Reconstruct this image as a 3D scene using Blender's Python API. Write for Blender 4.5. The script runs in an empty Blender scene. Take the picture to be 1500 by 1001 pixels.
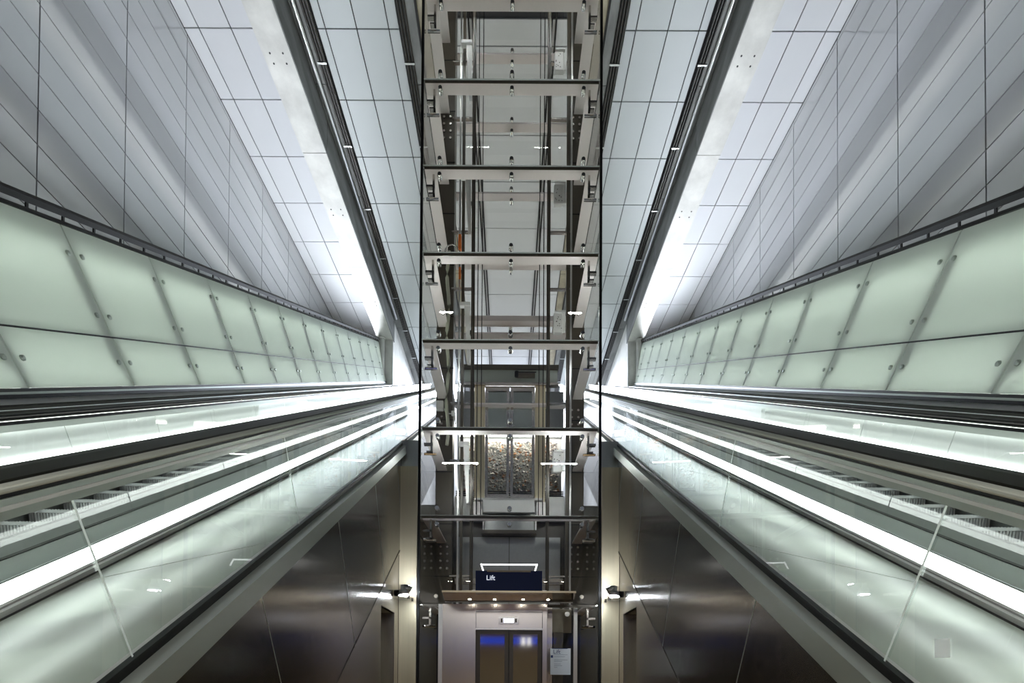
import bpy, bmesh, math, random
from mathutils import Matrix, Vector
random.seed(7)
SC = bpy.context.scene
COL = SC.collection
R = math.radians

# ------------------------------------------------------------------ camera, world, exposure
E = 1.6                                   # eye height above the lower floor
cam_d = bpy.data.cameras.new('camera')
cam = bpy.data.objects.new('camera', cam_d); COL.objects.link(cam)
cam_d.sensor_width = 36.0
cam_d.lens = 17.33                        # wide shift lens
cam_d.shift_x = 5 / 1500
cam_d.shift_y = (961 - 500.5) / 1500      # raised front, verticals kept upright
cam_d.clip_start = 0.02; cam_d.clip_end = 200
cam.matrix_world = Matrix.Translation((0, 0, E)) @ Matrix.Rotation(R(90.8), 4, 'X') @ Matrix.Rotation(R(0.34), 4, 'Z')
SC.camera = cam
W = bpy.data.worlds.new('world'); SC.world = W; W.use_nodes = True
W.node_tree.nodes['Background'].inputs[0].default_value = (0.75, 0.82, 1.0, 1)
W.node_tree.nodes['Background'].inputs[1].default_value = 0.14
vs = SC.view_settings
vs.view_transform = 'Standard'; vs.look = 'None'; vs.gamma = 1.0; vs.use_curve_mapping = False
vs.exposure = 0.35
cy = SC.cycles
cy.max_bounces = 10; cy.transparent_max_bounces = 40; cy.diffuse_bounces = 4; cy.glossy_bounces = 6
cy.sample_clamp_indirect = 6.0; cy.caustics_reflective = False; cy.caustics_refractive = False
cy.use_denoising = True

def area(name, loc, rot, sx, sy, power, col):
    l = bpy.data.lights.new(name, 'AREA'); l.shape = 'RECTANGLE'; l.size = sx; l.size_y = sy
    l.energy = power; l.color = col
    o = bpy.data.objects.new(name, l); COL.objects.link(o); o.location = loc; o.rotation_euler = rot
    return o
# the lamps of the upper concourse at the head of the escalators, shining down the hall
area('upper_concourse_light', (0, 31.8, E + 17.9), (0, 0, 0), 9.5, 3, 3200, (0.80, 0.87, 1.0))
# unseen warm area light added behind the viewer to brighten the lift front
area('lower_hall_fill', (0, -5.0, E + 2.4), (0, 0, 0), 9, 5, 520, (1.0, 0.975, 0.94))

# ------------------------------------------------------------------ materials
def nodes(name):
    m = bpy.data.materials.new(name); m.use_nodes = True
    nt = m.node_tree
    for n in list(nt.nodes): nt.nodes.remove(n)
    out = nt.nodes.new('ShaderNodeOutputMaterial')
    return m, nt, out
def pbr(name, col, rough=0.5, metal=0.0, grain=0.0, scale=(8, 8, 8), bump=0.0, spec=0.5, aniso=0.0, coat=0.0, rvar=0.0, ior=1.5):
    m, nt, out = nodes(name)
    b = nt.nodes.new('ShaderNodeBsdfPrincipled')
    b.inputs['Base Color'].default_value = (*col, 1); b.inputs['Roughness'].default_value = rough
    b.inputs['IOR'].default_value = ior; b.inputs['Metallic'].default_value = metal; b.inputs['Specular IOR Level'].default_value = spec
    b.inputs['Anisotropic'].default_value = aniso; b.inputs['Coat Weight'].default_value = coat
    b.inputs['Coat Roughness'].default_value = 0.05
    if grain or bump or rvar:
        tc = nt.nodes.new('ShaderNodeTexCoord'); mp = nt.nodes.new('ShaderNodeMapping')
        mp.inputs['Scale'].default_value = scale
        nz = nt.nodes.new('ShaderNodeTexNoise'); nz.inputs['Scale'].default_value = 1.0
        nz.inputs['Detail'].default_value = 5; nz.inputs['Roughness'].default_value = 0.6
        nt.links.new(tc.outputs['Object'], mp.inputs[0]); nt.links.new(mp.outputs[0], nz.inputs['Vector'])
        if grain:
            rp = nt.nodes.new('ShaderNodeValToRGB')
            rp.color_ramp.elements[0].position = 0.3; rp.color_ramp.elements[1].position = 0.7
            rp.color_ramp.elements[0].color = (*[c * (1 - grain) for c in col], 1)
            rp.color_ramp.elements[1].color = (*[min(1, c * (1 + grain * 0.6)) for c in col], 1)
            nt.links.new(nz.outputs[0], rp.inputs[0]); nt.links.new(rp.outputs[0], b.inputs['Base Color'])
        if rvar:
            mr = nt.nodes.new('ShaderNodeMapRange')
            mr.inputs['To Min'].default_value = max(0.02, rough - rvar); mr.inputs['To Max'].default_value = rough + rvar
            nt.links.new(nz.outputs[0], mr.inputs[0]); nt.links.new(mr.outputs[0], b.inputs['Roughness'])
        if bump:
            bp = nt.nodes.new('ShaderNodeBump'); bp.inputs['Strength'].default_value = bump; bp.inputs['Distance'].default_value = 0.01
            nt.links.new(nz.outputs[0], bp.inputs['Height']); nt.links.new(bp.outputs[0], b.inputs['Normal'])
    nt.links.new(b.outputs[0], out.inputs[0])
    return m
def glass(name, tint, rough=0.0, refl=1.0):
    """thin pane: see-through with a Fresnel reflection"""
    m, nt, out = nodes(name)
    t = nt.nodes.new('ShaderNodeBsdfTransparent'); t.inputs[0].default_value = (*tint, 1)
    g = nt.nodes.new('ShaderNodeBsdfGlossy'); g.inputs['Roughness'].default_value = rough
    f = nt.nodes.new('ShaderNodeFresnel'); f.inputs[0].default_value = 1.5
    mu = nt.nodes.new('ShaderNodeMath'); mu.operation = 'MULTIPLY'; mu.inputs[1].default_value = refl; mu.use_clamp = True
    mx = nt.nodes.new('ShaderNodeMixShader')
    ge = nt.nodes.new('ShaderNodeNewGeometry'); fr = nt.nodes.new('ShaderNodeMath'); fr.operation = 'SUBTRACT'; fr.inputs[0].default_value = 1.0
    m2 = nt.nodes.new('ShaderNodeMath'); m2.operation = 'MULTIPLY'          # only the outer faces reflect
    nt.links.new(ge.outputs['Backfacing'], fr.inputs[1]); nt.links.new(f.outputs[0], m2.inputs[0]); nt.links.new(fr.outputs[0], m2.inputs[1])
    nt.links.new(m2.outputs[0], mu.inputs[0]); nt.links.new(mu.outputs[0], mx.inputs[0])
    nt.links.new(t.outputs[0], mx.inputs[1]); nt.links.new(g.outputs[0], mx.inputs[2]); nt.links.new(mx.outputs[0], out.inputs[0])
    return m
def frosted(name, col, trans=0.35, rough=0.25, see=0.0):
    """etched glass: diffuse front, light passing from behind, satin reflection"""
    m, nt, out = nodes(name)
    tc = nt.nodes.new('ShaderNodeTexCoord')
    d = nt.nodes.new('ShaderNodeBsdfDiffuse'); d.inputs[0].default_value = (*col, 1)
    tr = nt.nodes.new('ShaderNodeBsdfTranslucent'); tr.inputs[0].default_value = (*col, 1)
    g = nt.nodes.new('ShaderNodeBsdfGlossy'); g.inputs['Roughness'].default_value = rough
    f = nt.nodes.new('ShaderNodeFresnel'); f.inputs[0].default_value = 1.5
    a = nt.nodes.new('ShaderNodeMixShader'); a.inputs[0].default_value = trans
    b = nt.nodes.new('ShaderNodeMixShader')
    nt.links.new(d.outputs[0], a.inputs[1]); nt.links.new(tr.outputs[0], a.inputs[2])
    if see:
        rf = nt.nodes.new('ShaderNodeBsdfRefraction'); rf.inputs['Roughness'].default_value = 0.45; rf.inputs['IOR'].default_value = 1.15
        rf.inputs[0].default_value = (*col, 1)
        c = nt.nodes.new('ShaderNodeMixShader'); c.inputs[0].default_value = see
        nt.links.new(a.outputs[0], c.inputs[1]); nt.links.new(rf.outputs[0], c.inputs[2]); a = c
    ge = nt.nodes.new('ShaderNodeNewGeometry'); fr = nt.nodes.new('ShaderNodeMath'); fr.operation = 'SUBTRACT'; fr.inputs[0].default_value = 1.0
    m2 = nt.nodes.new('ShaderNodeMath'); m2.operation = 'MULTIPLY'          # no mirror on the inner faces
    nt.links.new(ge.outputs['Backfacing'], fr.inputs[1]); nt.links.new(f.outputs[0], m2.inputs[0]); nt.links.new(fr.outputs[0], m2.inputs[1])
    nt.links.new(m2.outputs[0], b.inputs[0]); nt.links.new(a.outputs[0], b.inputs[1]); nt.links.new(g.outputs[0], b.inputs[2])
    nt.links.new(b.outputs[0], out.inputs[0])
    return m
def glow(name, col, strength):
    m, nt, out = nodes(name)
    e = nt.nodes.new('ShaderNodeEmission'); e.inputs[0].default_value = (*col, 1); e.inputs[1].default_value = strength
    nt.links.new(e.outputs[0], out.inputs[0]); return m

M = {}
M['panel'] = pbr('white_enamel_panel', (0.37, 0.375, 0.395), 0.08, grain=0.02, scale=(.7, .7, .7), ior=3.3)
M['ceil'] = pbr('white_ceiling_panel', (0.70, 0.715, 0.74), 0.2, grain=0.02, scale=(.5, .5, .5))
M['dark'] = pbr('dark_backing', (0.03, 0.03, 0.035), 0.7)
M['black'] = pbr('black_metal', (0.010, 0.010, 0.010), 0.4, spec=0.2)
M['rubber'] = pbr('black_rubber', (0.007, 0.007, 0.004), 0.5, spec=0.12)
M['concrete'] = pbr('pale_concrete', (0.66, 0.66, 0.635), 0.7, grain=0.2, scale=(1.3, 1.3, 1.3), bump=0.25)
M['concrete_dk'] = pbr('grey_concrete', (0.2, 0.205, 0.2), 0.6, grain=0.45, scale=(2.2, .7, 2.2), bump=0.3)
M['concrete_warm'] = pbr('sandy_concrete', (0.38, 0.34, 0.25), 0.7, grain=0.3, scale=(2, 2, 2), bump=0.2)
M['steel'] = pbr('brushed_steel', (0.54, 0.52, 0.49), 0.26, 1.0, grain=0.03, scale=(40, 40, .6), rvar=0.03, aniso=0.5)
M['steel_lt'] = pbr('satin_steel', (0.62, 0.63, 0.62), 0.33, 1.0, grain=0.05, scale=(30, 1.5, 30), rvar=0.05)
M['steel_warm'] = pbr('warm_brushed_steel', (0.66, 0.59, 0.42), 0.33, 0.5, grain=0.04, scale=(50, 50, .6), rvar=0.03)
M['clad'] = pbr('dark_polished_steel_cladding', (0.23, 0.22, 0.195), 0.19, 1.0, grain=0.05, scale=(2, 12, 12), rvar=0.06, aniso=0.4)
M['plate'] = pbr('pinkish_steel_plate', (0.86, 0.81, 0.81), 0.3, 0.1, grain=0.03, scale=(30, 30, 30))
M['chrome'] = pbr('polished_steel', (0.75, 0.76, 0.74), 0.12, 1.0, grain=0.02)
M['column'] = pbr('brown_grey_painted_steel', (0.075, 0.064, 0.046), 0.38, 0.0, grain=0.12, scale=(3, 3, 1), spec=0.5)
M['deck'] = pbr('grey_deck_metal', (0.36, 0.375, 0.37), 0.32, 0.85, grain=0.06, scale=(20, .8, 20), rvar=0.05)
M['deck_matt'] = pbr('matt_grey_deck', (0.19, 0.205, 0.198), 0.5, 0.2, grain=0.06, scale=(20, .8, 20))
M['step'] = pbr('cleated_aluminium', (0.50, 0.52, 0.52), 0.45, 0.0)
M['white'] = pbr('white_powder_coat', (0.8, 0.82, 0.82), 0.4, grain=0.03)
M['offwhite'] = pbr('pale_green_plastic', (0.55, 0.58, 0.47), 0.45, grain=0.05)
M['orange'] = pbr('orange_plastic', (0.85, 0.2, 0.03), 0.4, grain=0.08)
M['navy'] = pbr('navy_sign_face', (0.010, 0.028, 0.12), 0.5, spec=0.2)
M['bronze'] = pbr('bronze_mirror_glass', (0.30, 0.22, 0.13), 0.08, 1.0)
M['wood'] = pbr('pale_floor_boards', (0.42, 0.28, 0.14), 0.35, grain=0.25, scale=(12, 1, 1))
M['beige'] = pbr('beige_board', (0.40, 0.36, 0.27), 0.5, grain=0.06)
M['glass'] = glass('clear_glass', (0.93, 0.96, 0.94), 0.0, 1.0)
M['glass_bal'] = glass('balustrade_glass', (0.955, 0.972, 0.962), 0.0, 1.0)
M['glass_dark'] = glass('tinted_shaft_glass', (0.975, 0.972, 0.96), 0.0, 1.0)
M['door_glass'] = pbr('mirror_door_glass', (0.32, 0.29, 0.23), 0.06, 1.0, grain=0.02)
M['frost'] = frosted('etched_green_glass', (0.78, 0.83, 0.785), 0.5, 0.18)
M['frost_fill'] = frosted('backlit_green_glass', (0.66, 0.695, 0.655), 0.5, 0.12)
M['glass_edge'] = frosted('pale_glass_edge', (0.96, 1.0, 0.98), 0.92, 0.2)
M['sticker'] = frosted('white_sticker', (0.97, 0.98, 1.0), 0.8, 0.5)
M['white_glass'] = frosted('white_etched_glass', (0.78, 0.82, 0.80), 0.2, 0.1)
M['led'] = glow('led_strip', (0.95, 1.0, 0.97), 9.0)
M['uplight'] = glow('ceiling_fill', (0.88, 0.93, 1.0), 60.0)
M['backlight'] = glow('backlight_diffuser', (0.97, 1.0, 0.96), 11.0)
M['ceil_dim'] = pbr('dimmed_ceiling_panel', (0.45, 0.48, 0.49), 0.45, grain=0.02, scale=(.5, .5, .5))  # white panel darkened, the dimness of the centre ceiling is in its colour
M['satin'] = pbr('satin_grey_metal', (0.42, 0.47, 0.435), 0.32, 0.35, grain=0.03, scale=(30, 1.5, 30))
M['caselight'] = glow('case_light', (1.0, 0.96, 0.9), 20.0)
M['underlight'] = glow('under_light', (0.95, 1.0, 0.94), 4.2)
M['led_in'] = glow('inner_led_strip', (0.95, 1.0, 0.97), 9.0)
M['lamp'] = glow('spot_lamp', (0.86, 0.92, 1.0), 160.0)
M['shaftlamp'] = glow('shaft_tube', (0.95, 1.0, 0.98), 170.0)
M['down'] = glow('downlight', (1.0, 0.93, 0.8), 45.0)
M['screen'] = glow('lift_display', (0.75, 0.8, 1.0), 2.0)
M['bluesign'] = glow('blue_light_sign', (0.03, 0.08, 0.9), 1.4)
M['whitesign'] = glow('white_light_sign', (0.9, 0.95, 1.0), 4.0)
M['tube'] = glow('white_tube', (0.95, 0.97, 1.0), 3.5)
M['paper'] = pbr('white_notice_paper', (0.78, 0.84, 0.9), 0.5, grain=0.01)
M['ink'] = pbr('dark_blue_ink', (0.02, 0.05, 0.2), 0.5)
M['greyink'] = pbr('grey_ink', (0.45, 0.5, 0.58), 0.5)
M['letter'] = glow('white_lettering', (0.8, 0.85, 0.95), 0.8)
M['rubble_a'] = pbr('pale_finds', (0.62, 0.57, 0.52), 0.6, grain=0.2)
M['rubble_b'] = pbr('rust_finds', (0.45, 0.22, 0.10), 0.6, grain=0.2)
M['rubble_c'] = pbr('grey_finds', (0.30, 0.30, 0.31), 0.5, grain=0.2)

# ------------------------------------------------------------------ builders
class MB:
    def __init__(s): s.v = []; s.f = []
    def add(s, vs, fs):
        n = len(s.v); s.v += [tuple(v) for v in vs]; s.f += [tuple(i + n for i in f) for f in fs]; return s
    def hexa(s, p):          # 8 corners: bottom ring 0-3, top ring 4-7
        return s.add(p, [(0, 3, 2, 1), (4, 5, 6, 7), (0, 1, 5, 4), (1, 2, 6, 5), (2, 3, 7, 6), (3, 0, 4, 7)])
    def box(s, x0, x1, y0, y1, z0, z1):
        return s.hexa([(x0, y0, z0), (x1, y0, z0), (x1, y1, z0), (x0, y1, z0), (x0, y0, z1), (x1, y0, z1), (x1, y1, z1), (x0, y1, z1)])
    def tube(s, pts, r, n=8, caps=True):
        pts = [Vector(p) for p in pts]; rings = []
        for i, p in enumerate(pts):
            t = (pts[min(i + 1, len(pts) - 1)] - pts[max(i - 1, 0)]).normalized()
            a = t.cross(Vector((0, 0, 1)))
            if a.length < 1e-3: a = t.cross(Vector((1, 0, 0)))
            a.normalize(); b = t.cross(a)
            rr = r[i] if isinstance(r, (list, tuple)) else r
            rings.append([p + a * rr * math.cos(2 * math.pi * k / n) + b * rr * math.sin(2 * math.pi * k / n) for k in range(n)])
        vs_ = [v for rg in rings for v in rg]; fs = []
        for i in range(len(pts) - 1):
            for k in range(n):
                fs.append((i * n + k, i * n + (k + 1) % n, (i + 1) * n + (k + 1) % n, (i + 1) * n + k))
        if caps:
            fs.append(tuple(range(n - 1, -1, -1))); fs.append(tuple((len(pts) - 1) * n + k for k in range(n)))
        return s.add(vs_, fs)
    def build(s, name, mat, parent=None, smooth=False, loc=None, bevel=0.0):
        me = bpy.data.meshes.new(name); me.from_pydata(s.v, [], s.f)
        bm = bmesh.new(); bm.from_mesh(me); bmesh.ops.recalc_face_normals(bm, faces=bm.faces)
        if bevel:
            bmesh.ops.bevel(bm, geom=list(bm.edges), offset=bevel, segments=1, affect='EDGES', clamp_overlap=True)
        bm.to_mesh(me); bm.free()
        if smooth:
            for p in me.polygons: p.use_smooth = len(p.vertices) == 4
        me.materials.append(mat if not isinstance(mat, str) else M[mat])
        return link(name, me, parent, loc)
def wloc(p):
    return p.get('_w', None) if p else None
WORLD = {}
def link(name, data, parent=None, loc=None):
    o = bpy.data.objects.new(name, data); COL.objects.link(o)
    pos = Vector(loc) if loc is not None else Vector((0, 0, 0))
    o.location = pos
    if parent is not None:
        o.parent = parent
        o.matrix_parent_inverse = Matrix.Translation(-WORLD[parent.name])
    WORLD[o.name] = pos
    return o
def tag(o, label, cat, group=None, kind=None):
    o['label'] = label; o['category'] = cat
    if group: o['group'] = group
    if kind: o['kind'] = kind
    return o
def thing(name, loc, label, cat, group=None, kind=None):
    o = bpy.data.objects.new(name, None); COL.objects.link(o); o.location = loc; o.empty_display_size = 0.1
    WORLD[o.name] = Vector(loc)
    return tag(o, label, cat, group, kind)
def stuff(o): o['kind'] = 'stuff'; return o
def boxo(name, mat, parent, x0, x1, y0, y1, z0, z1, bevel=0.0):
    c = ((x0 + x1) / 2, (y0 + y1) / 2, (z0 + z1) / 2)
    return MB().box(x0 - c[0], x1 - c[0], y0 - c[1], y1 - c[1], z0 - c[2], z1 - c[2]).build(name, mat, parent, loc=c, bevel=bevel)

# everything beside the escalators runs along one slope: 30 degrees up, splayed 3.4 degrees outwards
SPL, RISE = 0.0598, 0.579
def S(sx, d, x0, z0): return (sx * (x0 + SPL * d), d, E + z0 + RISE * d)
def prism(mb, sx, poly, d0, d1, square=None):
    """extrude a cross-section (x0,z0) along the slope; square = reference z0 for ends cut square to the slope"""
    n = len(poly); vs_ = []
    for d in (d0, d1):
        for (x, z) in poly:
            dd = d - 0.433 * (z - square) if square is not None else d
            vs_.append(S(sx, dd, x, z))
    fs = [tuple(range(n)), tuple(range(2 * n - 1, n - 1, -1))] + [(i, (i + 1) % n, n + (i + 1) % n, n + i) for i in range(n)]
    return mb.add(vs_, fs)
def slope(name, mat, parent, sx, poly, d0, d1, square=None, smooth=False):
    mb = prism(MB(), sx, poly, d0, d1, square)
    c = mb.v[0]
    mb.v = [(v[0] - c[0], v[1] - c[1], v[2] - c[2]) for v in mb.v]
    return mb.build(name, mat, parent, smooth=smooth, loc=c)
SIDES = ((-1, 'left'), (1, 'right'))
def clone(src, parent, loc):
    o = src.copy(); COL.objects.link(o); o.parent = parent
    o.matrix_parent_inverse = Matrix.Translation(-WORLD[parent.name]); o.location = loc
    WORLD[o.name] = Vector(loc); return o

# ------------------------------------------------------------------ the hall
H = 18.2; CZ = E + H; XW = 9.44; END = 34.0
fl = MB().box(-XW - .2, XW + .2, -14, END, -.12, 0).build('floor', 'wood')
tag(fl, 'pale timber-coloured floor of the lower hall in front of the lift', 'floor', kind='structure')

ceil = boxo('ceiling', 'dark', None, -XW - .2, XW + .2, -14, END + .3, CZ + .05, CZ + .25)
tag(ceil, 'high white panelled ceiling over escalators and lift shaft', 'ceiling', kind='structure')
G = 0.016
rows = [13.92 + 1.8 * k for k in range(-3, 12)]
def ceil_panels(xs, ys, sx, mat='ceil'):
    for a, b in zip(xs[:-1], xs[1:]):
        for c, d in zip(ys[:-1], ys[1:]):
            x0, x1 = sorted((sx * a, sx * b)); g = G
            key = (mat, round(x1 - x0, 3), round(d - c, 3))
            if key not in CP:
                CP[key] = boxo('ceiling_panel', mat, ceil, x0 + g, x1 - g, c + g, d - g, CZ, CZ + .04)
            else:
                clone(CP[key], ceil, ((x0 + x1) / 2, (c + d) / 2, CZ + .02))
CP = {}
for sx, side in SIDES:
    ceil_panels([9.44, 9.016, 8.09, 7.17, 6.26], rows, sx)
    ceil_panels([5.60, 5.37, 4.47, 3.55, 3.24], rows, sx, 'ceil_dim')
rows_c = [722 * H / (971 - y) for y in (10, 52, 118, 187, 257, 327, 377, 426, 473, 519)] + [31.5, 34.0]
ceil_panels([-2.3, -1.11, 1.11, 2.3], rows_c, 1)
for sx, side in SIDES:     # bare concrete strips beside the tracks
    for a, b, m in ((5.86, 6.25, 'concrete_dk'), (2.70, 2.96, 'concrete_dk'), (2.32, 2.64, 'concrete_warm')):
        x0, x1 = sorted((sx * a, sx * b))
        for k in range(8):
            boxo('concrete_strip', m, ceil, x0, x1, 4 + k * 3.75, 4 + k * 3.75 + 3.73, CZ - .05, CZ + .05)

for sx, side in SIDES:
    w = boxo('wall_' + side, 'dark', None, *sorted((sx * (XW + .05), sx * (XW + .3))), -14, END, 0, CZ + .05)
    tag(w, 'tall white enamel panelled wall on the ' + side + ' of the hall', 'wall', kind='structure')
    proto = {}
    ds = [9.67 - 2.2 * 3 + 2.2 * k for k in range(15)]
    zt = [H] + [H - .13 - .71 * k for k in range(0, 21)]
    for c, d in zip(ds[:-1], ds[1:]):
        for z1, z0 in zip(zt[:-1], zt[1:]):
            if z1 < min(0.36 * 5.3 + RISE * (c - 1.0), 15.5): continue     # behind the glass wall
            x0, x1 = sorted((sx * XW, sx * (XW + .04))); g = 0.014
            key = round(z1 - z0, 3)
            if key not in proto:
                proto[key] = boxo('wall_panel', 'panel', w, x0, x1, c + g, d - g, E + z0 + g, E + z1 - g)
            else:
                clone(proto[key], w, ((x0 + x1) / 2, (c + d) / 2, E + (z0 + z1) / 2))
wb = boxo('wall_back', 'panel', None, -XW - .2, XW + .2, END, END + .3, 0, CZ)
tag(wb, 'white end wall at the head of the escalators', 'wall', kind='structure')

for sx, side in SIDES:
    bx = thing('concrete_beam', (sx * 6.6, 4, E + 17), 'pale concrete ceiling beam running above the ' + side + ' escalator', 'beam', kind='structure')
    x0, x1 = sorted((sx * 6.2, sx * 6.98))
    for k in range(6):
        y0 = 2.0 + k * 4.75; y1 = y0 + 4.73
        if k == 5: y1 = 26.0
        seg = boxo('beam_segment', 'concrete', bx, x0, x1, y0, y1, E + 17, CZ + .05)
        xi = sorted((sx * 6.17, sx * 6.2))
        boxo('shaded_side', 'concrete_dk', seg, xi[0], xi[1], y0, y1, E + 17.01, CZ + .05)  # dark slab puts the shade on the beam's inner side into colour
        for (u, v) in ((.2, .55), (.2, .85), (.55, .55), (.55, .85)):   # formwork holes
            px, py = x0 + u * .78 / .75, y0 + 1.6 + v * .8
            MB().tube([(px, py, E + 17.02), (px, py, E + 16.994)], .026, 8).build('form_hole', 'dark', seg)
    pier = thing('concrete_pier', (sx * 6.6, 25.8, 0), 'pale concrete pier at the far end of the ' + side + ' ceiling beam', 'pier', kind='structure')
    boxo('shaft_face', 'concrete', pier, x0, x1, 25.8, END, E + 8, CZ + .04)
    px = sx * 6.75
    MB().tube([(px, 25.60, E + 16.9), (px, 25.60, E + 12.5)], .16, 16).build('drain_pipe', 'concrete', pier, smooth=True)
    MB().tube([(px, 25.60, E + 16.95), (px, 25.60, E + 16.88)], .19, 16).build('pipe_collar', 'concrete', pier, smooth=True)
    cp = MB().tube([(sx * 6.02, 2, CZ - .12), (sx * 6.02, 25.7, CZ - .12)], .07, 10).build('ceiling_conduit', 'steel_lt', None, smooth=True)
    tag(cp, 'long grey conduit along the inner face of the ' + side + ' concrete beam', 'conduit')
    for xa, xb, tx in ((5.62, 5.86, 'outer'), (2.96, 3.22, 'inner')):
        t = thing('ceiling_track', (sx * (xa + xb) / 2, 4, CZ), 'black ' + tx + ' slotted ceiling track on the ' + side + ' of the lift shaft', 'track')
        a, b = sorted((sx * xa, sx * xb)); w3 = (b - a) / 3
        boxo('channel', 'black', t, a, b, 4, END, CZ - .03, CZ + .05)
        for k in (0, 1, 2):
            boxo('rail', 'black', t, a + w3 * k + .02, a + w3 * k + w3 - .03, 4, END, CZ - .13, CZ - .03)
            boxo('rail_edge', 'column', t, a + w3 * k + w3 - .03, a + w3 * k + w3 - .018, 4, END, CZ - .12, CZ - .03)
        for k in range(12):
            boxo('hanger', 'deck', t, a - .02, b + .02, 5 + 2.4 * k, 5.05 + 2.4 * k, CZ - .15, CZ - .13)
    a, b = sorted((sx * 2.64, sx * 2.70))
    boxo('track_edge', 'black', ceil, a, b, 4, END, CZ - .12, CZ + .05)
    for x in (1.10, 1.22):
        a, b = sorted((sx * x, sx * (x + .05)))
        boxo('track_edge', 'black', ceil, a, b, 9, END, CZ - .06, CZ - .002)

# ------------------------------------------------------------------ frosted glass wall beyond each escalator
LN = 0.164
def pw(z): return 5.0 + LN * (z + .135)
seams = [6.77 + 1.65 * k for k in range(-4, 13)]
for sx, side in SIDES:
    t = thing('frosted_glass_wall', S(sx, 3, 5.0, -.3), 'leaning wall of green etched glass panels beyond the ' + side + ' escalator', 'glass wall')
    bolt_me = None
    for a, b in zip(seams[:-1], seams[1:]):
        for z0, z1, nb in ((-.135, .555, 1), (.555, 1.96, 2)):
            g = .012
            poly = [(pw(z0 + g), z0 + g), (pw(z1 - g), z1 - g), (pw(z1 - g) + .03, z1 - g), (pw(z0 + g) + .03, z0 + g)]
            o = slope('glass_panel', 'frost', t, sx, poly, a + g, b - g, square=.555)
            for e, sgn in ((a, 1), (b, -1)):
                for fz in ((.5,) if nb == 1 else (.2, .74)):
                    z = z0 + fz * (z1 - z0); dd = e + sgn * .11 - .433 * (z - .555)
                    p = Vector(S(sx, dd, pw(z), z))
                    if bolt_me is None:
                        bolt = MB().tube([(0, 0, 0), (-sx * .022, 0, 0), (-sx * .03, 0, 0)], [.03, .03, .018], 10).build('fixing', 'satin', o, loc=p)
                        bolt_me = bolt
                    else: clone(bolt_me, o, p)
            # post behind every joint
        z0, z1 = -.135, 1.9
        slope('post', 'deck', t, sx, [(pw(z0) + .05, z0), (pw(z1) + .05, z1), (pw(z1) + .14, z1), (pw(z0) + .14, z0)], b - .05, b + .05, square=.555)
        slope('bracket_plate', 'deck', t, sx, [(pw(.1) + .06, .1), (pw(1.6) + .06, 1.6), (pw(1.6) + .09, 1.6), (pw(.1) + .09, .1)], b - .17, b + .04, square=.555)
    slope('back_panel', 'white_glass', t, sx, [(pw(-.135) + .45, -.135), (pw(1.9) + .45, 1.9), (pw(1.9) + .48, 1.9), (pw(-.135) + .48, -.135)], 0, 27, square=.555)
    slope('edge_bar', 'black', t, sx, [(pw(1.965) - .01, 1.965), (pw(1.965) + .06, 1.965), (pw(2.005) + .06, 2.005), (pw(2.005) - .01, 2.005)], -.5, 26.6)
    slope('handrail', 'rubber', t, sx, [(5.30, 2.045), (5.40, 2.09), (5.42, 2.16), (5.33, 2.175), (5.29, 2.12)], -.5, 26.6)
    ul = t
    slope('fill_trough', 'steel_lt', ul, sx, [(5.52, 1.68), (5.76, 1.68), (5.76, 1.74), (5.52, 1.74)], 2, 26.5)
    slope('light_baffle', 'satin', ul, sx, [(5.50, 1.68), (5.515, 1.68), (5.515, 2.02), (5.50, 2.02)], 2, 26.5)  # unseen plate added to keep direct light off the glass top
    slope('seam_bar', 'black', ul, sx, [(pw(.54) + .032, .535), (pw(.57) + .032, .575), (pw(.57) + .05, .575), (pw(.54) + .05, .535)], -.5, 26.6)
    slope('fill_strip', 'uplight', ul, sx, [(5.56, 1.742), (5.72, 1.742), (5.72, 1.76), (5.56, 1.76)], 7, 25.2)  # unseen lamp added behind the handrail to brighten wall and ceiling
    slope('lower_diffuser', 'backlight', ul, sx, [(5.56, 1.66), (5.72, 1.66), (5.72, 1.678), (5.56, 1.678)], 2, 26.5)
    slope('foot_fill', 'backlight', ul, sx, [(5.33, -.10), (5.40, -.10), (5.40, -.07), (5.33, -.07)], 0, 26.5)  # second hidden strip added to brighten the lower glass panels
    br = MB()
    for k in range(52):
        prism(br, sx, [(5.34, 2.0), (5.36, 2.0), (5.36, 2.08), (5.34, 2.08)], .2 + .5 * k, .23 + .5 * k)
    stuff(br.build('rail_brackets', 'black', t))
    # ledge at the foot of the glass
    slope('ledge', 'white', t, sx, [(4.86, -.31), (5.3, -.31), (5.3, -.21), (4.99, -.235)], -.8, 29)
    slope('ledge_line', 'black', t, sx, [(4.965, -.235), (5.02, -.235), (5.02, -.185), (4.965, -.185)], -.8, 29)
    slope('ledge_trim', 'satin', t, sx, [(4.962, -.192), (5.02, -.192), (5.02, -.165), (4.962, -.165)], -.8, 29)
    slope('foot_line', 'black', t, sx, [(4.97, -.168), (5.03, -.168), (5.03, -.128), (4.97, -.128)], -.8, 29)

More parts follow.
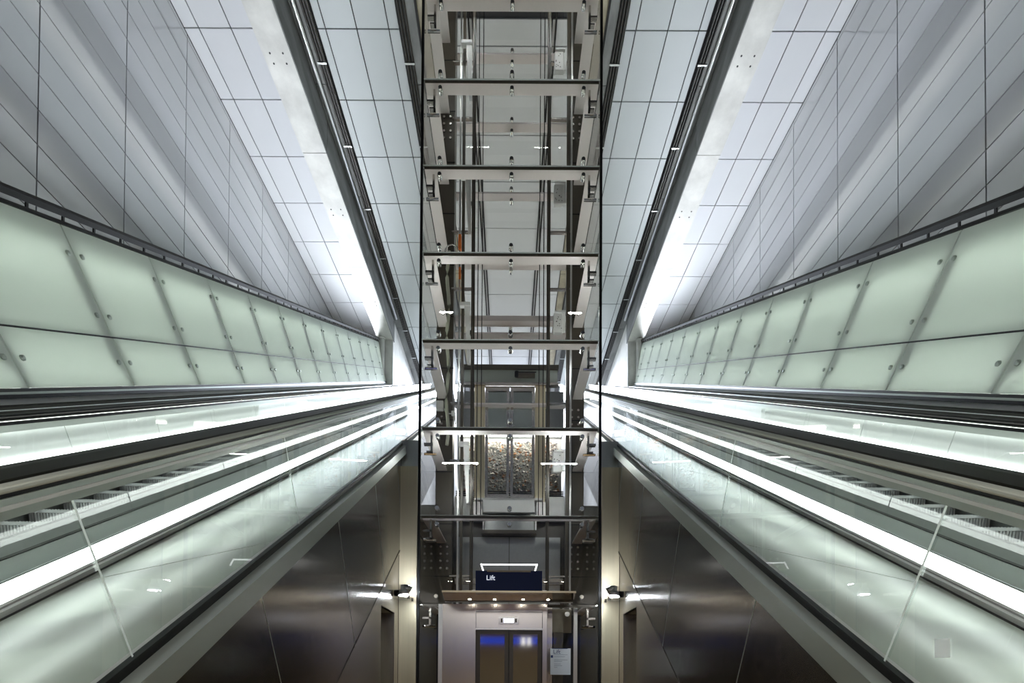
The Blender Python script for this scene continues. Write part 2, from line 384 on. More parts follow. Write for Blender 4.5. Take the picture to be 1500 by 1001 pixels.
# ------------------------------------------------------------------ escalators
def round_rail(cx, cz, w, h):
    return [(cx + w / 2 * math.cos(t) * (1.0 if abs(math.cos(t)) > .2 else 1), cz + h / 2 * math.sin(t)) for t in [k * math.pi / 6 for k in range(12)]]
D0, D1 = -.55, 29.5
NS = 72
ESC = {}
step_mesh = None
for sx, side in SIDES:
    es = thing('escalator', S(sx, 0, 3.9, -1.5), 'glass-sided escalator rising on the ' + side + ' of the lift shaft', 'escalator', 'escalators either side of the lift')
    ESC[side] = es
    # decks
    slope('outer_deck', 'deck', es, sx, [(2.755, -1.192), (3.0, -1.165), (3.0, -1.5), (2.755, -1.5)], D0, D1)
    slope('glass_gasket', 'rubber', es, sx, [(3.0, -1.162), (3.045, -1.162), (3.045, -1.24), (3.0, -1.24)], D0, D1)
    slope('inner_deck', 'deck_matt', es, sx, [(3.045, -1.165), (3.34, -1.155), (3.37, -1.17), (3.37, -1.5), (3.045, -1.5)], D0, D1)
    slope('skirt_line', 'rubber', es, sx, [(3.335, -1.156), (3.375, -1.15), (3.38, -1.5), (3.372, -1.5)], D0, D1)
    slope('inner_deck', 'deck', es, sx, [(4.43, -1.5), (4.43, -1.15), (4.70, -1.13), (4.70, -1.5)], D0, D1)
    slope('outer_deck', 'deck', es, sx, [(4.76, -1.5), (4.76, -1.15), (4.96, -1.15), (4.96, -1.5)], D0, D1)
    slope('truss', 'clad', es, sx, [(2.6, -1.52), (4.96, -1.52), (4.96, -2.4), (2.6, -2.4)], D0 + 1.4, D1)
    # balustrade panes
    k = 0
    while 1.2 + 1.54 * k - 1.54 < D1:
        a, b = max(D0, 1.2 + 1.54 * (k - 1)), min(D1, 1.2 + 1.54 * k); k += 1
        slope('balustrade_pane', 'glass_bal', es, sx, [(3.012, -1.2), (3.026, -1.2), (3.026, -.34), (3.012, -.34)], a + .006, b - .006, square=-1.2)
        slope('far_pane', 'white_glass', es, sx, [(4.712, -1.2), (4.728, -1.2), (4.728, -.36), (4.712, -.36)], a + .006, b - .006, square=-1.2)
    x = 3.02
    slope('rail_channel', 'satin', es, sx, [(x - .03, -.356), (x + .03, -.356), (x + .03, -.312), (x - .03, -.312)], D0, D1)
    slope('rail_base', 'black', es, sx, [(x - .022, -.312), (x + .022, -.312), (x + .022, -.28), (x - .022, -.28)], D0, D1)
    slope('rail_bead', 'chrome', es, sx, round_rail(x - .038, -.276, .024, .024), D0, D1, smooth=True)
    slope('handrail', 'rubber', es, sx, [(x - .045, -.266), (x - .05, -.255), (x - .03, -.243), (x + .03, -.243), (x + .05, -.255), (x + .045, -.266)], D0, D1)
    x = 4.72
    slope('handrail', 'rubber', es, sx, [(x - .05, -.325), (x - .055, -.305), (x - .03, -.288), (x + .03, -.288), (x + .05, -.305), (x + .045, -.325)], D0, D1)
    slope('rail_bead', 'deck', es, sx, [(x - .035, -.345), (x + .03, -.345), (x + .03, -.335), (x - .035, -.335)], D0, D1)
    slope('rail_base', 'rubber', es, sx, [(x - .03, -.46), (x + .03, -.46), (x + .03, -.325), (x - .03, -.325)], D0, D1)
    slope('skirt_light', 'led_in', es, sx, [(4.66, -.90), (4.705, -.90), (4.705, -.875), (4.66, -.875)], D0, D1)
    slope('rail_fill', 'led_in', es, sx, [(4.655, -.50), (4.69, -.50), (4.69, -.47), (4.655, -.47)], D0, D1)  # hidden strip added to brighten the white far panes
    # steps
    for i in range(NS):
        d = 3.98 - .4 * 10 + .4 * i
        p = S(sx, d, 3.91, -1.30)
        if step_mesh is None:
            mb = MB().box(-.5, .5, 0, .41, -.035, -.006)
            n = 34
            for q in range(n):
                x = -.5 + (q + .2) / n
                mb.box(x, x + .6 / n, 0, .4, -.006, 0)                       # tread cleats
                for (za, zb, ya, yb) in ((-.232, -.12, .035, .02), (-.12, -.0, .02, .0)):
                    mb.add([(x, ya, za), (x + .6 / n, ya, za), (x + .6 / n, yb, zb), (x, yb, zb), (x, ya + .012, za), (x + .6 / n, ya + .012, za), (x + .6 / n, yb + .012, zb), (x, yb + .012, zb)],
                           [(0, 1, 2, 3), (0, 4, 5, 1), (3, 2, 6, 7), (0, 3, 7, 4), (1, 5, 6, 2)])
            mb.add([(-.5, .047, -.232), (.5, .047, -.232), (.5, .032, -.12), (-.5, .032, -.12), (.5, .012, -.006), (-.5, .012, -.006)], [(0, 1, 2, 3), (3, 2, 4, 5)])
            st = mb.build('step', 'step', es, loc=p); step_mesh = st
        else:
            clone(step_mesh, es, p)

# ------------------------------------------------------------------ strip lamp, sloping glass infill, corridor balustrade
panes = [1.694 + 1.54 * k for k in range(-2, 18)]
for sx, side in SIDES:
    sl = ESC[side]
    slope('strip_light', 'led', sl, sx, [(2.49, -1.203), (2.735, -1.198), (2.735, -1.25), (2.49, -1.25)], D0, D1)
    slope('strip_trim', 'satin', sl, sx, [(2.735, -1.20), (2.75, -1.195), (2.75, -1.26), (2.735, -1.26)], D0, D1)
    slope('strip_trim', 'white', sl, sx, [(2.465, -1.20), (2.49, -1.196), (2.49, -1.28), (2.465, -1.28)], D0, D1)
    slope('shadow_gap', 'black', sl, sx, [(2.452, -1.215), (2.465, -1.213), (2.465, -1.28), (2.452, -1.28)], D0, D1)
    slope('strip_trim', 'white', sl, sx, [(2.42, -1.205), (2.452, -1.205), (2.452, -1.28), (2.42, -1.28)], D0, D1)
    slope('shadow_gap', 'black', sl, sx, [(2.40, -1.235), (2.42, -1.235), (2.42, -1.28), (2.40, -1.28)], D0, D1)

    fi = thing('sloping_glass_infill', S(sx, 0, 1.8, -1.2), 'sloping frosted green glass infill behind the ' + side + ' corridor balustrade', 'glass infill')
    ps = [-.5 + 3.08 * k + .35 for k in range(0, 11)]
    for a, b in zip(ps[:-1], ps[1:]):
        slope('infill_panel', 'frost_fill', fi, sx, [(1.24, -.985), (2.395, -1.235), (2.395, -1.26), (1.24, -1.01)], a + .006, b - .006)
    slope('lit_edge', 'white', fi, sx, [(1.207, -1.005), (1.239, -1.005), (1.239, -.983), (1.207, -.983)], D0, D1)  # white strip stands in for the lit edge of the glass
    for k in range(38):
        slope('bearer', 'satin', fi, sx, [(1.25, -1.02), (2.39, -1.265), (2.39, -1.34), (1.25, -1.10)], -.3 + .77 * k, -.3 + .77 * k + .3)
    slope('under_light', 'underlight', fi, sx, [(1.7, -1.50), (2.0, -1.50), (2.0, -1.47), (1.7, -1.47)], D0 + .3, D1)
    slope('tray', 'white', fi, sx, [(1.25, -1.52), (2.38, -1.55), (2.38, -1.6), (1.25, -1.57)], D0 + .3, D1)

    gb = thing('glass_balustrade', S(sx, 0, 1.19, -1.0), 'clear glass balustrade with black rail on the ' + side + ' of the lift corridor', 'balustrade')
    for a, b in zip(panes[:-1], panes[1:]):
        o = slope('glass_pane', 'glass_bal', gb, sx, [(1.19, -.98), (1.204, -.98), (1.204, -.345), (1.19, -.345)], a + .001, b - .001, square=-.97)
        e4 = [S(sx, b + u - .433 * (z + .97), 1.1895, z) for (u, z) in ((-.004, -.968), (.004, -.968), (.004, -.358), (-.004, -.358))]
        c = Vector(e4[0]); MB().add([tuple(Vector(v) - c) for v in e4], [(0, 1, 2, 3)]).build('seam_seal', 'glass_edge', o, loc=c)   # translucent film over the joint
    slope('base_gasket', 'black', gb, sx, [(1.178, -1.01), (1.2065, -1.01), (1.2065, -.972), (1.178, -.972)], D0, D1)
    slope('rail_channel', 'satin', gb, sx, [(1.172, -.358), (1.222, -.358), (1.222, -.328), (1.172, -.328)], D0, D1)
    slope('channel_lip', 'white', gb, sx, [(1.164, -.333), (1.19, -.333), (1.19, -.322), (1.164, -.322)], D0, D1)
    slope('upper_lip', 'satin', gb, sx, [(1.170, -.324), (1.19, -.324), (1.19, -.304), (1.170, -.304)], D0, D1)
    slope('rail_core', 'black', gb, sx, [(1.178, -.328), (1.38, -.328), (1.38, -.268), (1.178, -.268)], D0, D1)
    slope('handrail_tube', 'satin', gb, sx, round_rail(1.112, -.264, .026, .026), D0, D1, smooth=True)
    slope('rail_cap', 'rubber', gb, sx, [(1.168, -.268), (1.178, -.258), (1.28, -.25), (1.37, -.256), (1.40, -.27), (1.39, -.33), (1.36, -.33), (1.18, -.268)], D0, D1)

# ------------------------------------------------------------------ steel cladding of the corridor
cl_joint = [.15, 1.55, 2.98, 4.41, 5.84, 7.27, 8.7, 10.2]
FD = 7.3                                     # depth of the lift front
for sx, side in SIDES:
    cw = thing('truss_cladding', S(sx, 0, 1.185, -2.5), 'dark polished steel side cladding under the ' + side + ' glass balustrade', 'cladding', kind='structure')
    slope('edge_profile', 'satin', cw, sx, [(1.185, -1.01), (1.12, -1.02), (1.12, -1.137), (1.15, -1.165), (1.24, -1.165), (1.24, -1.01)], D0, D1)
    for a, b in zip(cl_joint[:-1], cl_joint[1:]):
        slope('steel_panel', 'clad', cw, sx, [(1.185, -1.16), (1.185, -2.55), (1.21, -2.55), (1.21, -1.16)], a + .003, b - .003, square=-1.9)
    slope('steel_panel', 'clad', cw, sx, [(1.185, -1.16), (1.185, -2.55), (1.21, -2.55), (1.21, -1.16)], 10.2, D1, square=-1.9)
    for a in cl_joint[1:-1]:
        slope('panel_joint', 'satin', cw, sx, [(1.1835, -1.2), (1.1835, -2.55), (1.187, -2.55), (1.187, -1.2)], a - .003, a + .003, square=-1.9)
    slope('backing', 'dark', cw, sx, [(1.215, -1.16), (1.215, -2.57), (1.25, -2.57), (1.25, -1.16)], .3, D1)
    slope('bottom_trim', 'steel', cw, sx, [(1.178, -2.555), (1.178, -2.585), (1.25, -2.585), (1.25, -2.555)], .3, 7.3)
    # wall below the sloping cladding, down to the floor, with a recessed doorway near the lift
    lw = thing('wall_corridor_' + side, S(sx, 5, 1.19, -1.6), 'brushed steel corridor wall below the ' + side + ' sloping cladding', 'wall', kind='structure')
    def wallpoly(d0, d1, zb0, zb1, zt0, zt1, nm, mat='steel', x=1.195, th=.05):
        vs_ = []
        for xx in (x, x + th):
            for d, z in ((d0, zb0), (d1, zb1), (d1, zt1), (d0, zt0)):
                vs_.append((sx * (xx + SPL * d), d, z))
        mb = MB().add(vs_, [(0, 1, 2, 3), (7, 6, 5, 4), (0, 4, 5, 1), (1, 5, 6, 2), (2, 6, 7, 3), (3, 7, 4, 0)])
        return mb.build(nm, mat, lw)
    zt = lambda d: E - 2.59 + RISE * d
    wallpoly(1.72, 4.5, 0, 0, zt(1.72), zt(4.5), 'steel_panel')
    wallpoly(4.505, 5.98, 0, 0, zt(4.505), zt(5.98), 'steel_panel')
    wallpoly(5.985, 6.92, 2.29, 2.29, zt(5.985), zt(6.92), 'steel_panel')
    wallpoly(6.925, 7.24, 0, 0, zt(6.925), zt(7.24), 'steel_panel')
    wallpoly(5.98, 6.92, 0, 0, 2.29, 2.29, 'recess_back', 'steel_warm', x=1.55)
    rc = MB()
    vs_ = [(sx * (1.2 + SPL * 5.98), 5.98, 2.29), (sx * (1.2 + SPL * 6.92), 6.92, 2.29), (sx * (1.56 + SPL * 6.92), 6.92, 2.29), (sx * (1.56 + SPL * 5.98), 5.98, 2.29)]
    rc.hexa(vs_ + [(a, b, c + .04) for a, b, c in vs_]); rc.build('recess_soffit', 'beige', lw)
    for d in (5.965, 6.92):
        v4 = [(sx * (1.2 + SPL * d), d, 0), (sx * (1.2 + SPL * d), d + .02, 0), (sx * (1.56 + SPL * d), d + .02, 0), (sx * (1.56 + SPL * d), d, 0)]
        MB().hexa(v4 + [(a, b, 2.29) for a, b, c in v4]).build('recess_jamb', 'steel', lw)
    pl = thing('steel_pilaster', (sx * 1.495, FD, 0), 'upright brushed steel pilaster on the ' + side + ' of the lift front', 'pilaster', kind='structure')
    boxo('pilaster_face', 'steel_warm', pl, *sorted((sx * 1.37, sx * 1.63)), FD - .02, FD + .25, 0, E + 2.91)
    boxo('pilaster_edge', 'black', pl, *sorted((sx * 1.632, sx * 1.665)), FD + .02, FD + .25, 0, E + 2.91)
    boxo('upper_panel', 'steel_lt', pl, *sorted((sx * 1.37, sx * 1.64)), FD + .1, FD + .13, E + 2.93, E + 3.35)
    # lamp on the corridor wall
    d = 6.85; bx_ = 1.185 + SPL * d
    sp = thing('wall_spotlight', (sx * bx_, d, E + .92), 'bright twin spotlight on the ' + side + ' corridor wall beside the lift', 'lamp')
    zz = E + .96
    MB().tube([(sx * bx_, d, zz), (sx * (bx_ - .10), d, zz)], .045, 12).build('wall_mount', 'black', sp, smooth=True)
    for q, (dd, tilt) in enumerate(((-.07, -.05), (.10, .06))):
        up = -1 if q else 1
        p0 = Vector((sx * (bx_ - .13), d + dd, zz + .10 if q == 0 else zz - .03)); p1 = Vector((sx * (bx_ - .13 - .02), d + dd + tilt * .4, zz - .045 if q == 0 else zz + .115))
        hd = MB().tube([p0, p0.lerp(p1, .35), p0.lerp(p1, .5), p1], [.028, .03, .055, .075], 14).build('lamp_head', 'steel_lt', sp, smooth=True)
        MB().tube([p1 + Vector((0, 0, -.001 * up)), p1 + Vector((0, 0, -.008 * up))], .068, 14).build('lens', 'lamp', hd)
    MB().box(*sorted((sx * (bx_ - .24), sx * bx_)), d - .12, d + .16, zz - .085, zz - .07).build('glass_shelf', 'glass_bal', sp)
    for dd in (-.12, .15):
        MB().tube([(sx * (bx_ - .22), d + dd, zz - .1), (sx * (bx_ - .22), d + dd, zz - .05)], .015, 8).build('stud', 'chrome', sp)

# ------------------------------------------------------------------ lift shaft
RD = 9.2; HW = 1.34; ZK = [E + .87 + 1.318 * k for k in range(0, 12)]
sh = thing('lift_shaft', (0, FD, 0), 'tall square glass lift shaft with steel plates and brown columns', 'lift shaft')
bolt_me = None
def fix(pane, x, y, z, back):
    global bolt_me
    if bolt_me is None:
        bolt_me = MB().tube([(0, -.02, 0), (0, 0, 0), (0, .005, 0), (0, .075, 0), (0, .08, 0)], [.028, .034, .034, .034, .02], 12).build('glass_bolt', 'chrome', pane, smooth=True, loc=(x, y, z))
        return bolt_me
    return clone(bolt_me, pane, (x, y, z))
for k in range(len(ZK) - 1):
    z0, z1 = ZK[k], ZK[k + 1]
    o = boxo('glass_pane', 'glass_dark', sh, -HW, HW, FD - .016, FD, z0 + .006, z1 - .006)
    e = boxo('pane_edge', 'glass_edge', o, -HW, HW, FD - .017, FD + .001, z1 - .008, z1 - .004)
    for x in (-1.08, 0, 1.08):
        fix(o, x, FD + .005, z0 + .11, 0); fix(o, x, FD + .005, z1 - .13, 0)
    for sx, side in SIDES:
        o = boxo('side_pane', 'glass_dark', sh, *sorted((sx * HW, sx * (HW - .016))), FD + .02, RD, z0 + .006, z1 - .006)
    if not (E + 2.7 < z0 + .66 < E + 5.5):
        o = boxo('rear_pane', 'glass_dark', sh, -1.03, 1.03, RD, RD + .016, z0 + .006, z1 - .006)
        if k > 2:
            fix(o, 0, RD - .09, z0 + .1, 0); fix(o, 0, RD - .09, z1 - .12, 0)
    # flat steel plates round the shaft at every joint
    boxo('transom', 'plate', sh, -1.31, 1.31, FD + .012, FD + .18, z0 - .03, z0 - .004)
    boxo('transom_edge', 'column', sh, -1.31, 1.31, FD + .004, FD + .012, z0 - .045, z0 - .004)
    if k > 2: boxo('transom', 'plate', sh, -1.03, 1.03, RD - .15, RD, z0 - .05, z0 - .02)
    for sx, side in SIDES:
        boxo('transom', 'plate', sh, *sorted((sx * 1.14, sx * 1.315)), FD + .182, RD - .02, z0 - .03, z0 - .004)
        br = MB().box(*sorted((sx * 1.17, sx * 1.30)), FD + .1, FD + .16, z0 - .22, z0 - .19)
        br.box(*sorted((sx * 1.17, sx * 1.2)), FD + .1, FD + .16, z0 - .33, z0 - .03).box(*sorted((sx * 1.17, sx * 1.26)), FD + .1, FD + .16, z0 - .33, z0 - .31)
        br.build('corner_bracket', 'steel', sh)
        MB().tube([(sx * 1.31, FD + .2, z0 - .32), (sx * 1.12, FD + .2, z0 - .32)], .022, 8).build('clamp_pin', 'chrome', sh)
for sx, side in SIDES:
    boxo('corner_joint', 'black', sh, *sorted((sx * 1.325, sx * 1.362)), FD - .02, FD + .02, 0, CZ)
    c = boxo('column', 'column', sh, *sorted((sx * 1.04, sx * 1.345)), RD - .3, RD, 0, CZ)
    cb = MB()
    for z in (E + 1.7, E + 9.6, E + 4.2):
        for i in range(4):
            for x in (1.12, 1.24):
                cb.tube([(sx * x, RD - .3, z + .13 * i), (sx * x, RD - .32, z + .13 * i)], .022, 8)
    stuff(cb.build('column_bolts', 'steel', c))
    # column joints
    for z in [E + .6 + .95 * i for i in range(18)]:
        boxo('column_band', 'black', c, *sorted((sx * 1.035, sx * 1.35)), RD - .306, RD - .29, z, z + .012)
    g = MB().box(*sorted((sx * .61, sx * .67)), 8.27, 8.29, 0, CZ).box(*sorted((sx * .635, sx * .645)), 8.2, 8.27, 0, CZ)
    g.build('guide_rail', 'column', sh)
    x = .82 if sx < 0 else .98
    boxo('rail_post', 'column', sh, *sorted((sx * x, sx * (x + .05))), 8.6, 8.66, 0, CZ)
    boxo('cable_tray', 'steel_lt', sh, *sorted((sx * (x + .07), sx * (x + .10))), 8.6, 8.63, 0, CZ)
    MB().tube([(sx * .56, 8.3, E + 2.5), (sx * .56, 8.3, CZ)], .009, 6).build('hoist_rope', 'black', sh)
    MB().tube([(sx * .50, 8.5, E + 2.5), (sx * .50, 8.5, CZ)], .008, 6).build('hoist_rope', 'black', sh)
    rb = MB()
    for i in range(16):
        z = E + 1.5 + 1.02 * i
        rb.box(*sorted((sx * .66, sx * 1.05)), 8.62, 8.67, z, z + .03)
    stuff(rb.build('rail_brackets', 'steel', sh))
boxo('rear_beam', 'plate', sh, -1.03, 1.03, RD - .1, RD + .06, E + 6.37, E + 6.47)

for sx, side in SIDES:
    for (xa, xb, y, z) in ((.50, 1.06, 7.75, 3.15), (.92, 1.12, 7.75, 5.56), (.5, 1.06, 7.75, 11.3)):  # highest pair added out of view to brighten the upper shaft
        tl = MB().tube([(sx * xa, y, E + z), (sx * xb, y, E + z)], .007, 8).build('shaft_light', 'shaftlamp', sh)
        tl['label'] = 'thin white tube lamp'
        for x in (xa + .02, xb - .06): boxo('holder', 'steel', tl, *sorted((sx * x, sx * (x + .03))), y + .008, y + .04, E + z - .02, E + z + .02)
# services inside the shaft
wv = [(-1.13 + .02 * math.sin(i * .9), 8.80, E + 3.9 + .16 * i) for i in range(23)]
MB().tube(wv, .032, 8).build('cable_conduit', 'offwhite', sh, smooth=True)['label'] = 'pale green flexible conduit'
jb = thing('control_box', (-1.27, 8.86, E + 4.55), 'small white box with a cable on the left lift column', 'box')
boxo('casing', 'white', jb, -1.33, -1.20, 8.81, 8.89, E + 4.55, E + 4.72, bevel=.012)
MB().tube([(-1.2, 8.86, E + 4.6), (-1.15, 8.85, E + 4.5), (-1.0, 8.85, E + 4.49), (-.98, 8.85, E + 4.3)], .012, 8).build('cable', 'white', jb, smooth=True)
boxo('clip', 'white', jb, -1.06, -.99, 8.82, 8.88, E + 4.46, E + 4.54, bevel=.008)
names = ('topmost', 'second from the top', 'third from the top', 'lowest')
for i, z in enumerate((10.3, 7.95, 5.7, 3.28)):
    b = thing('junction_box', (.84, 8.45, E + z), 'white perforated junction box on the right guide rail, ' + names[i] + ' of four', 'box', 'white boxes on the right guide rail')
    boxo('casing', 'white', b, .74, .90, 8.42, 8.5, E + z, E + z + .34, bevel=.01)
    boxo('top_plate', 'white', b, .76, .92, 8.40, 8.52, E + z + .34, E + z + .37)
    boxo('side_arm', 'white', b, .90, .95, 8.44, 8.48, E + z + .03, E + z + .4)
    hh = MB()
    for q in range(9):
        hx, hz = .76 + .12 * random.random(), E + z + .04 + .26 * random.random()
        hh.tube([(hx, 8.421, hz), (hx, 8.417, hz)], .008, 6)
    stuff(hh.build('perforations', 'dark', b))
    a = thing('rail_bracket', (-.78, 8.45, E + z), 'long white steel bracket on the left guide rail, ' + names[i] + ' of four', 'bracket', 'white brackets on the left guide rail')
    zt_ = z + .45
    MB().hexa([(-.74, 8.42, E + z - .55), (-.69, 8.42, E + z - .55), (-.69, 8.47, E + z - .55), (-.74, 8.47, E + z - .55), (-.80, 8.42, E + zt_), (-.70, 8.42, E + zt_), (-.70, 8.47, E + zt_), (-.80, 8.47, E + zt_)]).build('arm', 'white', a)
    boxo('head_plate', 'white', a, -.88, -.70, 8.40, 8.48, E + zt_, E + zt_ + .06)
    boxo('clip', 'chrome', a, -.70, -.65, 8.42, 8.46, E + z - .05, E + z + .03)
oh = thing('orange_hook', (-.86, 8.5, E + 6.9), 'orange plastic hook hanging beside the left guide rail', 'hook')
boxo('upper_grip', 'orange', oh, -.92, -.865, 8.48, 8.54, E + 7.19, E + 7.47, bevel=.01)
boxo('lower_grip', 'orange', oh, -.91, -.87, 8.49, 8.53, E + 6.69, E + 6.90, bevel=.01)
MB().tube([(-.91 - .12 + .12 * math.cos(t), 8.5, E + 7.17 + .12 * math.sin(t)) for t in [math.pi * q / 8 for q in range(9)]], .012, 8).build('loop', 'chrome', oh, smooth=True)
MB().tube([(-.89, 8.5, E + 6.88), (-.89, 8.5, E + 7.22)], .01, 8).build('link', 'chrome', oh)

# rear landing door, seen through the shaft
ld = thing('landing_door', (0, RD, E + 3.0), 'upper landing lift door with two glass leaves at the back of the shaft', 'door')
boxo('top_bar', 'column', ld, -.88, .90, RD - .12, RD - .02, E + 5.46, E + 5.54)
boxo('header', 'satin', ld, -.86, .88, RD - .08, RD + .02, E + 5.22, E + 5.46)
op = boxo('operator_box', 'column', ld, .12, .46, RD - .16, RD - .08, E + 5.30, E + 5.37, bevel=.01)
MB().tube([(.10, RD - .15, E + 5.38), (.48, RD - .15, E + 5.38)], .01, 8).build('belt', 'black', op)
boxo('pulley', 'black', op, .08, .16, RD - .17, RD - .1, E + 5.29, E + 5.41, bevel=.02)
boxo('track', 'steel', ld, -.88, .9, RD - .1, RD, E + 5.17, E + 5.22)
for sx in (-1, 1):
    boxo('jamb', 'steel_warm', ld, *sorted((sx * .47, sx * .66)), RD - .06, RD + .06, E + 3.0, E + 5.17)
    lf = thing('leaf', (sx * .22, RD, E + 3.0), '', '')
    del lf['label']; del lf['category']; lf.parent = ld; lf.matrix_parent_inverse = Matrix.Translation(-WORLD[ld.name])
    a, b = sorted((sx * .012, sx * .46))
    boxo('leaf_frame', 'steel', lf, a, a + .05, RD - .05, RD - .01, E + 3.02, E + 5.15); boxo('leaf_frame', 'steel', lf, b - .05, b, RD - .05, RD - .01, E + 3.02, E + 5.15)
    boxo('leaf_frame', 'steel', lf, a + .05, b - .05, RD - .05, RD - .01, E + 3.02, E + 3.14); boxo('leaf_frame', 'steel', lf, a + .05, b - .05, RD - .05, RD - .01, E + 5.08, E + 5.15)
    boxo('leaf_glass', 'glass', lf, a + .05, b - .05, RD - .035, RD - .025, E + 3.14, E + 5.08)
boxo('apron', 'white', ld, -.49, .46, RD - .2, RD - .12, E + 2.76, E + 3.0)
boxo('sill', 'steel_lt', ld, -.64, .62, RD - .2, RD + .1, E + 2.985, E + 3.02)
for sx in (-1, 1):
    boxo('side_apron', 'plate', ld, *sorted((sx * .5, sx * .68)), RD - .14, RD - .06, E + 2.72, E + 2.97)
    boxo('landing_panel', 'white', ld, *sorted((sx * .68, sx * 1.03)), RD - .04, RD, E + 2.72, E + 3.1)
boxo('under_bracket', 'column', ld, -.5, .5, RD - .25, RD - .02, E + 2.36, E + 2.42)
boxo('under_panel', 'deck', ld, -.46, .46, RD - .06, RD - .02, E + 2.42, E + 2.7)
for x in (-.49, .47): boxo('bracket_arm', 'steel_lt', ld, x, x + .025, RD - .22, RD - .18, E + 2.38, E + 2.7)
lp = thing('lower_rear_panel', (0, RD, 0), 'grey two-part rear panel low down inside the lift shaft', 'panel')
boxo('panel_sheet', 'deck', lp, -.95, -.006, RD - .03, RD - .01, E + .4, E + 2.34)
boxo('panel_sheet', 'deck', lp, .006, .95, RD - .03, RD - .01, E + .4, E + 2.34)
boxo('cross_bar', 'steel', lp, -1.0, 1.0, RD - .1, RD - .03, E + 1.45, E + 1.56)

# upper landing behind the shaft with a lit case of finds
lan = boxo('landing_floor', 'deck', None, -2.4, 2.4, RD + .1, 14, E + 2.7, E + 2.98)
wsb = boxo('wall_shaft_back', 'column', None, -2.6, 2.6, RD + .25, RD + .4, 0, E + 2.7)
tag(wsb, 'dark wall behind the lower part of the lift shaft', 'wall', kind='structure')
tag(lan, 'grey upper landing floor behind the lift shaft', 'floor', kind='structure')
dc = thing('display_case', (0, 12.0, E + 2.98), 'lit display case of excavated finds behind the upper lift door', 'display case')
boxo('case_back', 'white', dc, -1.3, 1.3, 12.3, 12.34, E + 2.98, E + 6.6)
boxo('plinth', 'deck', dc, -1.3, 1.3, 11.9, 12.3, E + 2.98, E + 3.9)
boxo('shutter', 'deck', dc, -1.3, 1.3, 11.9, 12.3, E + 5.62, E + 6.6)
gr = MB()
for i in range(22): gr.box(-1.3, 1.3, 11.86, 11.9, E + 3.1 + .07 * i * .7, E + 3.1 + .07 * i * .7 + .02)
stuff(gr.build('grille', 'black', dc))
boxo('case_light', 'caselight', dc, -1.25, 1.25, 11.95, 12.05, E + 5.56, E + 5.6)
def rocks(n, mat, nm, smin, smax):
    mb = MB()
    for i in range(n):
        x, z = random.uniform(-1.2, 1.2), random.uniform(E + 4.0, E + 5.5); y = 12.26 - random.random() * .06
        s = random.uniform(smin, smax); vs_ = []
        for (a, b, c) in ((1, 0, 0), (-1, 0, 0), (0, 1, 0), (0, -1, 0), (0, 0, 1), (0, 0, -1)):
            vs_.append((x + a * s * random.uniform(.5, 1.3), y + b * s * .6, z + c * s * random.uniform(.4, 1.1)))
        mb.add(vs_, [(0, 2, 4), (2, 1, 4), (1, 3, 4), (3, 0, 4), (2, 0, 5), (1, 2, 5), (3, 1, 5), (0, 3, 5)])
    return stuff(mb.build(nm, mat, dc))
rocks(1100, 'rubble_a', 'pale_finds', .02, .06); rocks(260, 'rubble_b', 'rust_finds', .02, .06); rocks(700, 'rubble_c', 'grey_finds', .02, .05)

# ------------------------------------------------------------------ lift front at the lower level
fd = thing('lift_door', (0, FD, 0), 'steel framed lift door with two mirror-glass leaves under the sign', 'door')
ZT = E + .86
boxo('left_panel', 'steel', fd, -.975, -.52, FD - .06, FD - .01, 0, ZT)
boxo('door_post', 'steel', fd, -.52, -.485, FD - .09, FD - .01, 0, ZT)
boxo('door_post', 'steel', fd, .495, .56, FD - .09, FD - .01, 0, ZT)
boxo('head_rail', 'steel', fd, -.485, .495, FD - .08, FD - .01, E + .77, ZT)
boxo('head_line', 'steel_lt', fd, -.485, .495, FD - .10, FD - .02, E + .745, E + .765)
hd = boxo('header', 'steel', fd, -.48, .49, FD - .06, FD - .01, E + .50, E + .74)
boxo('lower_rail', 'steel_lt', fd, -.485, .495, FD - .09, FD - .01, E + .48, E + .505)
boxo('display_frame', 'chrome', hd, -.15, .15, FD - .075, FD - .06, E + .56, E + .675)
boxo('display', 'screen', hd, -.075, .075, FD - .078, FD - .074, E + .585, E + .65)
for x in (-.115, .095): boxo('speaker_slot', 'black', hd, x, x + .02, FD - .078, FD - .074, E + .59, E + .645)
for sx in (-1, 1):
    a, b = sorted((sx * .004 + .003, sx * .482 + .003))
    lf = boxo('leaf_glass', 'door_glass', fd, a + .06, b - .06, FD - .04, FD - .02, .1, E + .42)
    lfm = MB().box(a, a + .06, FD - .05, FD - .015, .02, E + .475).box(b - .06, b, FD - .05, FD - .015, .02, E + .475)
    lfm.box(a + .06, b - .06, FD - .05, FD - .015, E + .42, E + .475).box(a + .06, b - .06, FD - .05, FD - .015, .02, .1)
    lfm.build('leaf_frame', 'column', lf)
lg = boxo('side_glass', 'glass_dark', fd, .56, 1.05, FD - .03, FD - .015, 0, ZT)
boxo('glass_post', 'steel_lt', fd, 1.0, 1.06, FD + .3, FD + .36, 0, ZT)
boxo('glass_post', 'steel_lt', fd, -1.04, -.98, FD - .03, FD + .02, 0, ZT)
boxo('side_glass', 'glass_dark', fd, 1.06, 1.325, FD - .016, FD, 0, ZT)
boxo('side_glass', 'glass_dark', fd, -1.325, -1.04, FD - .016, FD, 0, ZT)
MB().tube([(.86, FD - .05, E + .72), (.86, FD - .02, E + .72)], .035, 14).build('glass_bolt', 'chrome', fd, smooth=True)
boxo('beige_board', 'beige', fd, .62, 1.0, FD + .55, FD + .58, E + .48, ZT)
boxo('inner_upright', 'column', fd, .70, .85, FD + .4, FD + .5, 0, E + .48)
boxo('inner_upright', 'steel', fd, .60, .68, FD + .4, FD + .5, 0, ZT)
